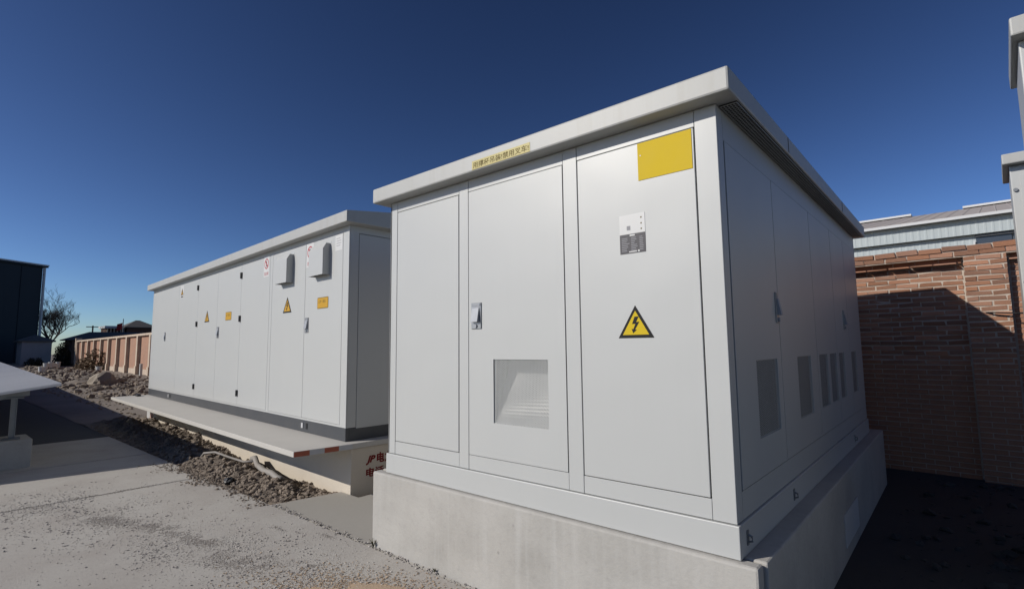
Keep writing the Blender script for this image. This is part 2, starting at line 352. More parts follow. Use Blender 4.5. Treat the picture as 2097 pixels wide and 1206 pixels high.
def patch(name, cx, cy, rx, ry, rot, material, z, sd_):
    n = 56; ring = []
    for k in range(n):
        t = 2 * pi * k / n; q = 1 + 0.5 * noise.noise(Vector((cos(t) * 1.6 + sd_, sin(t) * 1.6, sd_))) + 0.25 * noise.noise(Vector((cos(t) * 6, sin(t) * 6 + sd_, 1)))
        a, b = rx * q * cos(t), ry * q * sin(t); ring.append((cx + a * cos(rot) - b * sin(rot), cy + a * sin(rot) + b * cos(rot)))
    v = [(cx, cy, z + 0.006)] + [(cx + (x - cx) * 0.7, cy + (y - cy) * 0.7, z + 0.005) for x, y in ring] + [(x, y, z) for x, y in ring]
    f = [(0, 1 + k, 1 + (k + 1) % n) for k in range(n)] + [(1 + k, 1 + n + k, 1 + n + (k + 1) % n, 1 + (k + 1) % n) for k in range(n)]
    me = bpy.data.meshes.new(name); me.from_pydata(v, [], f); me.materials.append(material)
    o = bpy.data.objects.new(name, me); C.objects.link(o); return tag(o, kind='stuff')
sp = []
while len(sp) < 7500:
    x = random.uniform(-8.4, -2.2); y = random.uniform(0.4, 2.58)
    if random.random() > (0.03 + band(x, y)) * (0.6 + 0.8 * max(-0.6, fbm(x, y, 2.2))): continue
    s_ = 0.0022 + 0.004 * random.random() ** 2; sp.append((x, y, s_ * 0.3, s_))
tag(stones('pale_gravel', sp, M['pale_gravel'], 0.25, 0.6), kind='stuff')
sp = []
for (cx, cy, rx, ry, ro, n_) in ((-6.45, 1.36, 0.42, 0.12, 0.3, 2600), (-5.75, 1.62, 0.3, 0.09, 0.2, 1500), (-5.1, 1.75, 0.35, 0.10, 0.25, 1600), (-4.35, 1.80, 0.40, 0.14, 0.3, 2600), (-3.85, 2.12, 0.16, 0.05, 0.2, 700), (-7.63, 1.45, 0.05, 0.7, 0.0, 1500), (-4.9, 2.33, 0.09, 0.03, 0.1, 160), (-4.35, 2.52, 0.10, 0.03, 0.1, 160)):
    for _ in range(n_):
        a, b_ = random.gauss(0, rx * 0.6), random.gauss(0, ry * 0.6); x, y = cx + a * cos(ro) - b_ * sin(ro), cy + a * sin(ro) + b_ * cos(ro)
        if fbm(x, y, 5.0) < -0.22: continue
        s_ = random.uniform(0.0025, 0.0065); sp.append((x, min(y, 2.6), s_ * 0.05, s_))
tag(stones('fine_grit', sp, M['grit'], 0.2, 0.35), kind='stuff')
sp = []
for _ in range(5200):
    a, b_ = random.gauss(0, 0.48), random.gauss(0, 0.2); x, y = -3.0 + a * 0.94 - b_ * 0.34, 2.12 + a * 0.34 + b_ * 0.94
    if y < 2.6: s_ = random.uniform(0.003, 0.008); sp.append((x, y, 0.004, s_))
tag(stones('sand_grains', sp, M['sand'], 0.2, 0.4), kind='stuff')
patch('sand_patch', -2.95, 2.1, 0.62, 0.24, 0.35, M['sand'], 0.003, 5.5)

# ------------------------------------------------------------------ cabinet fittings
def handle(parent, mtx, u, w, d, wd=0.10, h=0.19):
    b = MB(mtx)
    b.box(u, u + wd, d, d + 0.008, w, w + h)                                            # escutcheon
    b.box(u + 0.006, u + wd - 0.006, d + 0.008, d + 0.012, w + h - 0.022, w + h - 0.006)
    o = b.build('handle', M['handle'], parent, bevel=0.002, seg=1)
    p = MB(mtx); a0, a1 = u + wd * 0.16, u + wd * 0.84
    p.add([(a0, d + 0.009, w + h * 0.80), (a1, d + 0.009, w + h * 0.80), (a1, d + 0.014, w + h * 0.80), (a0, d + 0.014, w + h * 0.80),
           (a0, d + 0.009, w + h * 0.26), (a1, d + 0.009, w + h * 0.26), (a1, d + 0.034, w + h * 0.26), (a0, d + 0.034, w + h * 0.26)],
          [(0, 1, 2, 3), (4, 7, 6, 5), (0, 4, 5, 1), (3, 2, 6, 7), (0, 3, 7, 4), (1, 5, 6, 2)])
    p.tube([(u + wd * 0.5, d + 0.008, w + h * 0.11), (u + wd * 0.5, d + 0.018, w + h * 0.11)], 0.013, 12)
    p.box(u + wd * 0.16, u + wd * 0.84, d + 0.008, d + 0.010, w + h * 0.82, w + h * 0.90)
    q = p.build('lever', M['lever'], parent)
    return o
BOLT = [(0.10, 0.62), (-0.02, 0.62), (-0.10, 0.36), (0.0, 0.36), (-0.07, 0.17), (-0.12, 0.19), (-0.075, 0.03), (0.035, 0.15), (-0.015, 0.16), (0.115, 0.43), (0.02, 0.43)]
def triangle_sign(parent, mtx, u, w, wd, h, d, yel, back=None, name='warning_sign'):
    b = MB(mtx); k = 0.0
    if back: b.box(u - wd * 0.62, u + wd * 0.62, d, d + 0.0015, w - h * back[0], w + h * (1 + back[1]), 2); k = 0.0015
    b.poly([(u - wd / 2, w), (u + wd / 2, w), (u, w + h)], d + k, d + k + 0.002, 1)
    s = 0.74; b.poly([(u - wd / 2 * s, w + h * 0.095), (u + wd / 2 * s, w + h * 0.095), (u, w + h * 0.835)], d + k + 0.0022, d + k + 0.0032, 0)
    o_ = h * 0.12; b.poly([(u + x * wd * 0.95, w + o_ + z * h * 0.86) for x, z in BOLT], d + k + 0.0034, d + k + 0.0042, 1)
    if back: b.box(u - wd * 0.4, u + wd * 0.4, d + k, d + k + 0.001, w - h * back[0] * 0.75, w - h * back[0] * 0.35, 1)
    return b.build(name, [yel, M['ink'], M['sheet']], parent)

# ------------------------------------------------------------------ main cabinet (right)
def main_cabinet():
    rt_ = thing('power_cabinet', 'large near white power cabinet with yellow plate, three front doors and big warning triangle', 'electrical cabinet', (-0.885, 2.69, 0.61))
    W, D, H = 2.835, 4.66, 2.305
    F = FRONT; S = SIDE(0)
    MB().box(-W + 0.016, -0.016, 0.3, D - 0.016, 0.02, H).build('inner_shell', M['gasket'], rt_)
    b = MB(); b.box(-W + 0.016, -0.016, 0.016, 0.298, 0.02, 0.27); b.box(-W + 0.016, -0.016, 0.016, 0.298, 2.18, H)
    b.box(-W + 0.016, -1.7, 0.016, 0.298, 0.27, 0.45); b.box(-W + 0.016, -1.68, 0.016, 0.298, 1.0, 2.18)
    b.box(-1.07, -0.016, 0.016, 0.298, 0.27, 2.18); b.box(-1.68, -1.07, 0.016, 0.298, 1.0, 2.18); b.box(-1.7, -1.07, 0.016, 0.298, 0.27, 0.45)
    b.box(-W + 0.016, -1.7, 0.016, 0.298, 0.45, 1.0)
    b.build('front_shell', M['gasket'], rt_)
    MB().box(-W, -W + 0.014, 0.0, D, 0.165, H - 0.002).build('side_wall', M['paint'], rt_)
    MB().box(-W + 0.015, 0, D - 0.014, D, 0.165, H - 0.002).build('back_wall', M['paint'], rt_)
    # base skirt, four pieces set slightly proud
    b = MB(); b.box(-W - 0.012, 0.012, -0.012, 0.03, 0.0, 0.158); b.box(-W - 0.012, 0.012, D - 0.03, D + 0.012, 0.0, 0.158)
    b.box(-W - 0.012, -W + 0.03, 0.031, D - 0.031, 0, 0.158); b.box(-0.03, 0.012, 0.031, D - 0.031, 0, 0.158)
    b.build('base_skirt', M['paint'], rt_, bevel=0.004)
    # front frame: pillars and rails
    xs = [-2.74, -1.968, -1.862, -0.992, -0.878, -0.122]     # door edges along the front
    z0, z1 = 0.268, 2.208
    for a0, a1 in ((-W, xs[0] - 0.004), (xs[1] + 0.004, xs[2] - 0.004), (xs[3] + 0.004, xs[4] - 0.004), (xs[5] + 0.004, 0.0)):
        MB(F).box(a0, a1, -0.02, 0.0, 0.162, H - 0.002).build('pillar', M['paint'], rt_, bevel=0.003)
    for k in range(3):
        a0, a1 = xs[2 * k] - 0.002, xs[2 * k + 1] + 0.002
        for q0, q1 in ((0.162, z0 - 0.005), (z1 + 0.005, H - 0.002)):
            MB(F).box(a0, a1, -0.019, -0.0015, q0, q1).build('rail', M['paint'], rt_, bevel=0.002, seg=1)
    # front doors
    doors = []
    for k in range(3):
        a0, a1 = xs[2 * k] + 0.003, xs[2 * k + 1] - 0.003; b = MB(F)
        if k == 1:
            v0, v1, w0, w1 = -1.615, -1.135, 0.51, 0.95
            b.box(a0, v0, -0.016, 0.001, z0, z1); b.box(v1, a1, -0.016, 0.001, z0, z1)
            b.box(v0, v1, -0.016, 0.001, z0, w0); b.box(v0, v1, -0.016, 0.001, w1, z1)
            doors.append(b.build('door', M['paint'], rt_))
            ve = perforated(v0, v1, w0, w1, 40, 37, -0.006, F, 0.80).build('vent_mesh', M['mesh'], doors[-1])
            sh = MB()                                    # sloped rain chute behind the mesh
            sh.add([(v0, 0.018, w0), (v1, 0.018, w0), (v1, 0.19, w1), (v0, 0.19, w1), (v0, 0.018, w1), (v1, 0.018, w1)],
                   [(0, 1, 2, 3), (0, 3, 4), (1, 5, 2), (3, 2, 5, 4)])
            sh.build('vent_chute', M['paint'], doors[-1])
        else:
            b.box(a0, a1, -0.016, 0.001, z0, z1); doors.append(b.build('door', M['paint'], rt_, bevel=0.0025, seg=1))
    handle(doors[1], F, -1.828, 1.17, 0.001)
    # right hand door: plate, nameplate, warning triangle
    d3 = doors[2]; d3['label'] = 'right front door with yellow plate, nameplate and warning triangle'
    b = MB(F); b.box(-0.455, -0.135, 0.001, 0.004, 1.985, 2.205, 0)
    b.tube([(-0.437, 0.004, 2.13), (-0.437, 0.006, 2.13)], 0.004, 8, 1)
    b.build('yellow_plate', [M['yellow'], M['sheet']], d3)
    b = MB(F); b.box(-0.587, -0.425, 0.001, 0.003, 1.682, 1.797, 0); b.box(-0.587, -0.425, 0.001, 0.003, 1.568, 1.681, 1)
    for j in range(8):
        z = 1.66 - j * 0.0105 - 0.004
        for (u, w_) in ((-0.575, random.uniform(0.03, 0.05)), (-0.515, random.uniform(0.015, 0.045)), (-0.462, random.uniform(0.015, 0.025))):
            b.box(u, u + w_, 0.003, 0.0036, z, z + 0.0045, 2)
    b.box(-0.523, -0.49, 0.003, 0.0036, 1.669, 1.677, 0); b.box(-0.53, -0.48, 0.003, 0.0036, 1.574, 1.580, 0)
    b.tube([(-0.468, 0.003, 1.578), (-0.468, 0.0036, 1.578)], 0.006, 10, 0)
    b.box(-0.54, -0.517, 0.003, 0.0036, 1.705, 1.73, 2)
    for z in (1.70, 1.732, 1.766): b.box(-0.452, -0.444, 0.003, 0.0036, z, z + 0.008, 3)
    b.build('nameplate', [M['sheet'], M['plate'], M['pale_ink'], M['olive_ink']], d3)
    triangle_sign(d3, F, -0.505, 1.08, 0.222, 0.185, 0.001, M['yellow'])
    # right side: frame, doors, vents
    for q0, q1 in ((0.021, 0.095), (D - 0.1, D - 0.015)): MB(S).box(q0, q1, -0.02, -0.001, 0.162, H - 0.002).build('side_pillar', M['paint'], rt_, bevel=0.003)
    for q0, q1 in ((0.162, 0.297), (2.135, H - 0.002)): MB(S).box(0.097, D - 0.102, -0.019, -0.0015, q0, q1).build('side_rail', M['paint'], rt_)
    ys = [0.102, 1.01, 2.13, 3.05, 3.8, D - 0.108]
    vents = {0: [(0.455, 0.905)], 1: [(1.44, 1.88)], 2: [(2.2, 2.55), (2.66, 2.98)], 3: [(3.12, 3.42)], 4: [(3.86, 4.2)]}
    for k in range(5):
        a0, a1 = ys[k] + 0.005, ys[k + 1] - 0.005; w0, w1 = 0.51, 0.945
        b = MB(S); x = a0
        for (p, q) in vents[k]:
            b.box(x, p, -0.018, 0.001, 0.302, 2.13); b.box(p, q, -0.018, 0.001, 0.302, w0); b.box(p, q, -0.018, 0.001, w1, 2.13); x = q
        b.box(x, a1, -0.018, 0.001, 0.302, 2.13)
        dr = b.build('side_door', M['paint'], rt_)
        for (p, q) in vents[k]:
            perforated(p, q, w0, w1, max(6, int((q - p) / 0.0135)), 33, -0.006, S, 0.84).build('vent_mesh', M['mesh'], dr)
        if k == 0: handle(dr, S, 0.93, 1.17, 0.001, 0.06, 0.2)
        if k == 3: handle(dr, S, 3.5, 1.17, 0.001, 0.06, 0.2)
    # lifting lugs on the base
    for y in (0.10, 1.06, 3.6):
        b = MB(S); b.box(y - 0.012, y + 0.012, 0.012, 0.018, 0.045, 0.115)
        b.tube([(y, 0.017, 0.095), (y, 0.034, 0.088), (y, 0.036, 0.066), (y, 0.017, 0.06)], 0.0055, 6)
        b.build('lifting_lug', M['steel'], rt_)
    # roof: tray with deep fascia and shallow ridge
    x0, x1, y0, y1, zb, zt = -W - 0.118, 0.108, -0.115, D + 0.11, H, H + 0.128
    b = MB(); v = [(x0, y0, zb), (x1, y0, zb), (x1, y1, zb), (x0, y1, zb), (x0, y0, zt), (x1, y0, zt), (x1, y1, zt), (x0, y1, zt), ((x0 + x1) / 2, y0 + 1.2, zt + 0.05), ((x0 + x1) / 2, y1 - 1.2, zt + 0.05)]
    b.add(v, [(0, 3, 2, 1), (0, 1, 5, 4), (1, 2, 6, 5), (2, 3, 7, 6), (3, 0, 4, 7), (4, 5, 8), (5, 6, 9, 8), (6, 7, 9), (7, 4, 8, 9)])
    roof = b.build('roof', M['fascia'], rt_, bevel=0.012)
    # seam strips on the side fascia, warning tape on the front fascia
    for q0 in (1.08, 3.2): MB(SIDE(x1)).box(q0, q0 + 0.006, 0.0, 0.002, zb + 0.012, zt - 0.012).build('fascia_seam', M['gasket'], roof)
    b = MB(F); b.box(-1.705, -1.165, 0.1155, 0.117, zb + 0.010, zb + 0.074, 0)
    b.text('用撑杆吊装!禁用叉车!', -1.695, zb + 0.018, 0.046, 0.1176, 1, width=0.52, bold=0.012)
    b.build('lifting_notice', [M['pale_yellow'], M['olive_ink']], roof)
    # grille under the right hand eave
    b = MB(); ya, yb = 0.05, D - 0.05; zz0, zz1 = zb - 0.008, zb - 0.004
    for i in range(6): x = 0.010 + i * 0.0165; b.box(x - 0.002, x + 0.002, ya, yb, zz0, zz1)
    n = int((yb - ya) / 0.024)
    for j in range(n + 1): y = ya + (yb - ya) * j / n; b.box(0.008, 0.094, y - 0.002, y + 0.002, zz0 + 0.0005, zz1 - 0.0005)
    b.build('soffit_grille', M['mesh'], rt_)
    MB().box(0.004, 0.098, ya - 0.01, yb + 0.01, zb - 0.0025, zb - 0.001).build('soffit_opening', M['gasket'], rt_)
    return rt_
main_cabinet()

pl = thing('concrete_plinth', 'grey cast concrete base under the large near white cabinet', 'plinth', (-3.87, 2.643, 0))
MB().box(0, 3.085, 0, 0.085, -0.2, 0.606).build('front_slab', M['plinth'], pl, bevel=0.014)
MB().box(0.004, 3.10, 0.098, 5.0, -0.2, 0.609).build('core', M['plinth'], pl, bevel=0.01)
MB().box(0.02, 3.07, 0.0855, 0.0975, -0.2, 0.58).build('joint_filler', M['gasket'], pl)
MB().box(3.1005, 3.106, 2.12, 2.78, 0.09, 0.33).build('hatch_panel', M['trim'], pl)

# ------------------------------------------------------------------ long cabinet (left)
def long_cabinet():
    rt_ = thing('power_cabinet', 'long white cabinet farther left with two hooded vents and dark skirt', 'electrical cabinet', (-5.514, 3.382, 0.562), R(-3.017))
    L, D, H = 9.8, 2.5, 2.58; F = FRONT; S = SIDE(0)
    MB().box(-L + 0.016, -0.016, 0.018, D - 0.016, 0.02, H).build('inner_shell', M['seam'], rt_)
    b = MB(); b.box(-L + 0.01, -0.008, 0.004, 0.05, 0.0, 0.153); b.box(-0.05, -0.008, 0.051, D - 0.01, 0, 0.153)
    b.box(-L + 0.01, -L + 0.05, 0.051, D - 0.01, 0, 0.153); b.box(-L + 0.01, -0.008, D - 0.05 + 0.041, D - 0.002, 0, 0.153)
    b.build('base_skirt', M['skirt'], rt_, bevel=0.003)
    for u in (-1.17, -7.92):
        MB(F).box(u, u + 0.05, -0.003, 0.006, 0.05, 0.115).build('lifting_plate', M['white_band'], rt_)
        MB(F).box(u + 0.13, u + 0.17, -0.003, 0.003, 0.045, 0.12).build('lifting_slot', M['gasket'], rt_)
    zt, zb = H - 0.07, 0.182
    for q0, q1 in ((-0.145, 0), (-L, -L + 0.06), (-2.395, -2.305)): MB(F).box(q0, q1, -0.018, 0.0, 0.155, H - 0.002).build('pillar', M['paint'], rt_, bevel=0.002)
    for q0, q1 in ((-L + 0.061, -2.396), (-2.304, -0.146)):
        for w0, w1 in ((zt + 0.003, H - 0.002), (0.155, zb - 0.003)): MB(F).box(q0, q1, -0.017, -0.001, w0, w1).build('rail', M['paint'], rt_)
    edges = [(-9.737, -7.456), (-7.452, -6.022), (-6.02, -4.816), (-4.814, -3.616), (-3.614, -2.40), (-2.30, -1.175), (-1.171, -0.15)]
    drs = []
    for k, (a0, a1) in enumerate(edges):
        nm = 'door' if k in (0, 2, 3, 5, 6) else 'wall_panel'
        drs.append(MB(F).box(a0 + 0.001, a1 - 0.001, -0.016, 0.0, zb, zt).build(nm, M['paint'], rt_, bevel=0.002, seg=1))
    handle(drs[6], F, -1.14, 1.30, 0.0, 0.10, 0.2); handle(drs[3], F, -4.77, 1.30, 0.0, 0.10, 0.2); handle(drs[0], F, -8.52, 1.30, 0.0, 0.10, 0.2)
    for u, dr in ((-6.03, drs[2]), (-3.61, drs[3])):
        for w in (0.32, 1.55, 2.28):
            b = MB(F); b.box(u - 0.028, u + 0.028, 0.0, 0.016, w, w + 0.10); b.tube([(u, 0.018, w), (u, 0.018, w + 0.10)], 0.012, 8)
            b.build('hinge', M['black'], dr)
    # hooded vents
    for k, u in ((5, -1.965), (6, -0.875)):
        d = 0.10; w0, w1 = 2.02, 2.425; wd = 0.395; p = [(0.0, w0), (d, w0), (d, w1 - 0.075), (d * 0.55, w1), (0.0, w1)]
        b = MB(F); n = len(p); t_ = 0.004
        v = [(u, a, c) for a, c in p] + [(u + wd, a, c) for a, c in p]
        b.add(v, [(0, 1, 2, 3, 4), (9, 8, 7, 6, 5), (1, 6, 7, 2), (2, 7, 8, 3), (3, 8, 9, 4)])
        b.add([(u - 0.025, 0.0015, w0 - 0.03), (u + wd + 0.025, 0.0015, w0 - 0.03), (u + wd + 0.025, 0.0015, w1 + 0.025), (u - 0.025, 0.0015, w1 + 0.025)], [(0, 1, 2, 3)])
        b.build('vent_hood', M['paint'], drs[k])
    # stickers
    triangle_sign(drs[5], F, -1.735, 1.60, 0.29, 0.225, 0.0, M['amber']); triangle_sign(drs[2], F, -5.40, 1.615, 0.29, 0.22, 0.0, M['amber'])
    triangle_sign(drs[1], F, -7.21, 2.275, 0.19, 0.14, 0.0, M['amber'], back=(0.5, 0.45))
    for u, dr in ((-0.80, drs[6]), (-4.345, drs[3])):
        b = MB(F); b.poly([(u, 1.61), (u + 0.01, 1.60), (u + 0.29, 1.60), (u + 0.30, 1.61), (u + 0.30, 1.735), (u + 0.29, 1.745), (u + 0.01, 1.745), (u, 1.735)], 0, 0.002, 1)
        b.box(u + 0.008, u + 0.292, 0.002, 0.003, 1.608, 1.737, 0)
        b.text('止步', u + 0.035, 1.672, 0.04, 0.0034, 1, bold=0.01); b.text('高压', u + 0.15, 1.672, 0.04, 0.0034, 1, bold=0.01)
        b.build('caution_plate', [M['amber'], M['olive_ink']], dr)
    for u, w, dr, tx in ((-2.655, 2.20, drs[4], '禁止合闸'), (-1.155, 2.18, drs[6], '禁止')):
        b = MB(F); b.box(u, u + 0.21, 0.0, 0.0015, w, w + 0.325, 0)
        n = 24; cx, cz, r1, r2 = u + 0.105, w + 0.205, 0.082, 0.064
        v = [(cx + r1 * cos(2 * pi * i / n), 0.0019, cz + r1 * sin(2 * pi * i / n)) for i in range(n)] + [(cx + r2 * cos(2 * pi * i / n), 0.0019, cz + r2 * sin(2 * pi * i / n)) for i in range(n)]
        b.add(v, [(i, (i + 1) % n, n + (i + 1) % n, n + i) for i in range(n)], 1)
        b.add([(cx - 0.055, 0.0024, cz + 0.038), (cx - 0.038, 0.0024, cz + 0.055), (cx + 0.055, 0.0024, cz - 0.038), (cx + 0.038, 0.0024, cz - 0.055)], [(0, 1, 2, 3)], 1)
        b.box(cx - 0.014, cx + 0.014, 0.0015, 0.0018, cz - 0.045, cz + 0.025, 2); b.tube([(cx, 0.0015, cz + 0.036), (cx, 0.0018, cz + 0.036)], 0.011, 8, 2)
        b.text(tx, u + 0.03, w + 0.022, 0.055, 0.002, 1, width=0.15, bold=0.01)
        b.build('prohibition_sign', [M['sheet'], M['red_ink'], M['ink']], dr)
    b = MB(F); b.box(-0.345, -0.165, 0.0, 0.0015, 2.30, 2.495, 0)
    for j in range(4): b.box(-0.32, -0.32 + random.uniform(0.07, 0.13), 0.0015, 0.0018, 2.45 - j * 0.03, 2.457 - j * 0.03, 1)
    b.build('paper_notice', [M['sheet'], M['pale_ink']], drs[6])
    # right end
    b = MB(S); b.box(0.019, 0.13, -0.017, -0.001, 0.155, H - 0.002); b.box(0.131, D - 0.12, -0.017, -0.0015, H - 0.085, H - 0.002); b.box(D - 0.119, D - 0.014, -0.017, -0.001, 0.155, H - 0.002)
    b.build('end_frame', M['paint'], rt_)
    MB(S).box(0.137, D - 0.126, -0.016, 0.0, 0.14, H - 0.092).build('end_door', M['paint'], rt_, bevel=0.002, seg=1)
    MB().box(-L, -L + 0.015, 0.019, D, 0.155, H - 0.002).build('side_wall', M['paint'], rt_)
    MB().box(-L + 0.016, 0, D - 0.014, D, 0.155, H - 0.002).build('back_wall', M['paint'], rt_)
    # roof with gable ends
    x0, x1, y0, y1 = -L - 0.09, 0.155, -0.125, D + 0.125; e0, e1 = H, H + 0.135; ym = D / 2; rg = 0.17
    v = []
    for x in (x0, x1): v += [(x, y0, e0), (x, y1, e0), (x, y1, e1), (x, ym, e1 + rg), (x, y0, e1)]
    MB().add(v, [(0, 1, 2, 3, 4), (9, 8, 7, 6, 5), (0, 5, 6, 1), (1, 6, 7, 2), (2, 7, 8, 3), (3, 8, 9, 4), (4, 9, 5, 0)]).build('roof', M['fascia'], rt_, bevel=0.008)
    return rt_
long_cabinet()

pb = thing('concrete_platform', 'cream concrete platform with overhanging ledge and red stencilled text under the long cabinet', 'platform', (-5.514, 3.382, 0), R(-3.017))
MB().box(-9.79, 0.14, 0.0, 2.75, -0.35, 0.497).build('base_wall', M['cream'], pb, bevel=0.008)
lz0, lz1 = 0.500, 0.5605
b = MB(); fr_ = [(-9.79, -0.735), (0.108, -0.652), (0.168, -0.004), (0.168, 2.78), (-9.79, 2.78)]
n = len(fr_); b.add([(x, y, lz0) for x, y in fr_] + [(x, y, lz1) for x, y in fr_], [tuple(range(n))[::-1], tuple(range(n, 2 * n))] + [(i, (i + 1) % n, n + (i + 1) % n, n + i) for i in range(n)])
b.build('ledge_slab', M['ledge'], pb, bevel=0.006)
pa_, pb_ = Vector((0.108, -0.652)), Vector((0.168, -0.004)); dv = (pb_ - pa_); nv = Vector((dv.y, -dv.x)).normalized() * 0.0025
for k in range(4):
    a = pa_ + dv * (0.01 + 0.25 * k) + nv * 0.3; c = pa_ + dv * (0.01 + 0.25 * (k + 1)) + nv * 0.3
    a2, c2 = a + nv, c + nv
    o = MB().add([(a.x, a.y, lz0 + .004), (c.x, c.y, lz0 + .004), (c2.x, c2.y, lz0 + .004), (a2.x, a2.y, lz0 + .004), (a.x, a.y, lz1 - .004), (c.x, c.y, lz1 - .004), (c2.x, c2.y, lz1 - .004), (a2.x, a2.y, lz1 - .004)],
                 [(0, 1, 2, 3), (7, 6, 5, 4), (0, 4, 5, 1), (1, 5, 6, 2), (2, 6, 7, 3), (3, 7, 4, 0)]).build('painted_band', M['red_band'] if k % 2 == 0 else M['white_band'], pb)
    o['label'] = 'red painted band' if k % 2 == 0 else 'white painted band'
b = MB(SIDE(0.1405)); b.text('JP', 0.19, 0.285, 0.105, 0.001, 0, shear=0.3, bold=0.055, width=0.13); b.text('电力', 0.335, 0.285, 0.125, 0.001, 0, bold=0.04, width=0.215); b.text('电话:18', 0.195, 0.145, 0.105, 0.001, 0, bold=0.035, width=0.40)
b.build('stencil_text', M['stencil'], pb)
b = MB(FRONT)
for k in range(3): b.box(-9.78 + k * 0.32, -9.78 + k * 0.32 + 0.3, 0.0005, 0.002, -0.05, 0.25, k % 2)
b.build('hazard_band', [M['white_band'], M['pink_band']], pb)

# ------------------------------------------------------------------ ribbed sheet table on the left
cv = thing('sheet_table', 'low tilted table of pale ribbed sheets on steel posts at the left edge', 'canopy', (-9.97, 1.46, 0.005), R(-3.0))
TILT = 0.145
def tz(y): return 1.178 + TILT * y
N = 28
pm = None
for k in range(N):
    if pm is None:
        b = MB(); pr = []
        w = 0.99; ribs = 6
        for i in range(ribs):
            a = -w + i * w / ribs; q = w / ribs
            pr += [(a, 0), (a + q * 0.62, 0), (a + q * 0.70, 0.014), (a + q * 0.90, 0.014), (a + q * 0.985, 0)]
        pr.append((0, 0)); n = len(pr); t_ = 0.012
        v = []
        for y in (0.0, -4.2): v += [(x, y, tz(y) + z) for x, z in pr] + [(x, y, tz(y) + z - t_) for x, z in pr]
        f = []
        for i in range(n - 1):
            f += [(i, i + 1, 2 * n + i + 1, 2 * n + i), (n + i + 1, n + i, 3 * n + i, 3 * n + i + 1), (i, n + i, n + i + 1, i + 1), (2 * n + i + 1, 3 * n + i + 1, 3 * n + i, 2 * n + i)]
        f += [(0, 2 * n, 3 * n, n), (n - 1, 2 * n - 1, 4 * n - 1, 3 * n - 1)]
        pm = MB().add(v, f).build('deck_sheet', M['deck'], cv); base = pm
    else:
        o = base.copy(); C.objects.link(o); o.parent = cv; o.location.x = -k * 1.0
b = MB(); t_ = 0.016
for y0, y1 in ((-0.012, 0.0), (-4.2, -4.188)): b.box(-N, 0.004, y0 + 0.006, y1 + 0.006, tz(y0) - 0.032, tz(y0) - 0.012)
b.add([(-0.004, 0, tz(0) - .03), (0.006, 0, tz(0) - .03), (0.006, 0, tz(0) + .002), (-0.004, 0, tz(0) + .002), (-0.004, -4.19, tz(-4.19) - .03), (0.006, -4.19, tz(-4.19) - .03), (0.006, -4.19, tz(-4.19) + .002), (-0.004, -4.19, tz(-4.19) + .002)],
      [(0, 1, 2, 3), (7, 6, 5, 4), (0, 4, 5, 1), (1, 5, 6, 2), (2, 6, 7, 3), (3, 7, 4, 0)])
b.build('edge_trim', M['deck'], cv)
for k in range(3):
    px = -0.5 - k * 9.0
    for j, py in enumerate((-0.46, -3.3)):
        top = tz(py) - 0.14; bot = 0.405 if (k == 0 and j == 0) else -0.2
        b = MB(); b.box(px - 0.035, px + 0.035, py - 0.035, py - 0.028, bot + 0.004, top); b.box(px - 0.035, px + 0.035, py + 0.028, py + 0.035, bot + 0.004, top); b.box(px - 0.004, px + 0.004, py - 0.027, py + 0.027, bot + 0.004, top)
        b.box(px - 0.09, px + 0.09, py - 0.09, py + 0.09, bot - 0.008, bot + 0.003); b.box(px - 0.08, px + 0.08, py - 0.10, py + 0.10, top, top + 0.012)
        b.build('post', M['steel'], cv)
    b = MB(); b.add([(px - .03, 0.0 - .30, tz(-.30) - .13), (px + .03, -.30, tz(-.30) - .13), (px + .03, -.30, tz(-.30) - .052), (px - .03, -.30, tz(-.30) - .052), (px - .03, -4.0, tz(-4.0) - .13), (px + .03, -4.0, tz(-4.0) - .13), (px + .03, -4.0, tz(-4.0) - .052), (px - .03, -4.0, tz(-4.0) - .052)],
                    [(0, 1, 2, 3), (7, 6, 5, 4), (0, 4, 5, 1), (1, 5, 6, 2), (2, 6, 7, 3), (3, 7, 4, 0)])
    b.build('beam', M['steel'], cv)
for y in (-0.35, -1.6, -2.8, -3.9): MB().box(-N + 0.05, -0.08, y - 0.02, y + 0.02, tz(y) - 0.050, tz(y) - 0.014).build('purlin', M['steel'], cv)
o = MB().box(-10.95, -10.28, 0.2, 1.235, -0.18, 0.395).build('concrete_block', M['plinth'], bevel=0.012)
tag(o, 'square concrete block under the steel post at the left edge', 'concrete block')

# ------------------------------------------------------------------ cabinets at the right edge
def edge_cabinet(loc, label, H, wd, dp, fh, ins):
    rt_ = thing('power_cabinet', label, 'electrical cabinet', loc, R(-3))
    MB().box(ins, wd - 0.05, 0.08, dp, 0.012, H - fh).build('body', M['paint'], rt_, bevel=0.006)
    MB().box(0, wd, 0, dp + 0.05, H - fh + 0.0, H).build('roof', M['fascia'], rt_, bevel=0.008)
    MB().box(ins + 0.05, wd - 0.12, 0.0745, 0.0795, 0.12, H - fh - 0.08).build('door', M['paint'], rt_, bevel=0.002, seg=1)
    for z in (2.58, 1.88, 0.5):
        MB().tube([(ins + 0.022, 0.0795, z), (ins + 0.022, 0.067, z)], 0.014, 8).build('bolt', M['steel'], rt_)
    MB().box(0.10, wd - 0.1, 0.1, dp - 0.02, 0.0, 0.0115).build('base', M['skirt'], rt_)
edge_cabinet((0.265, 3.03, 0.20), 'white cabinet at the upper right corner of the view, nearest of the edge pair', 2.85, 1.3, 0.62, 0.085, 0.024)
edge_cabinet((0.34, 5.29, 0.20), 'white cabinet with corner bolts beside the brick pier at the right edge', 2.85, 1.3, 0.62, 0.08, 0.038)
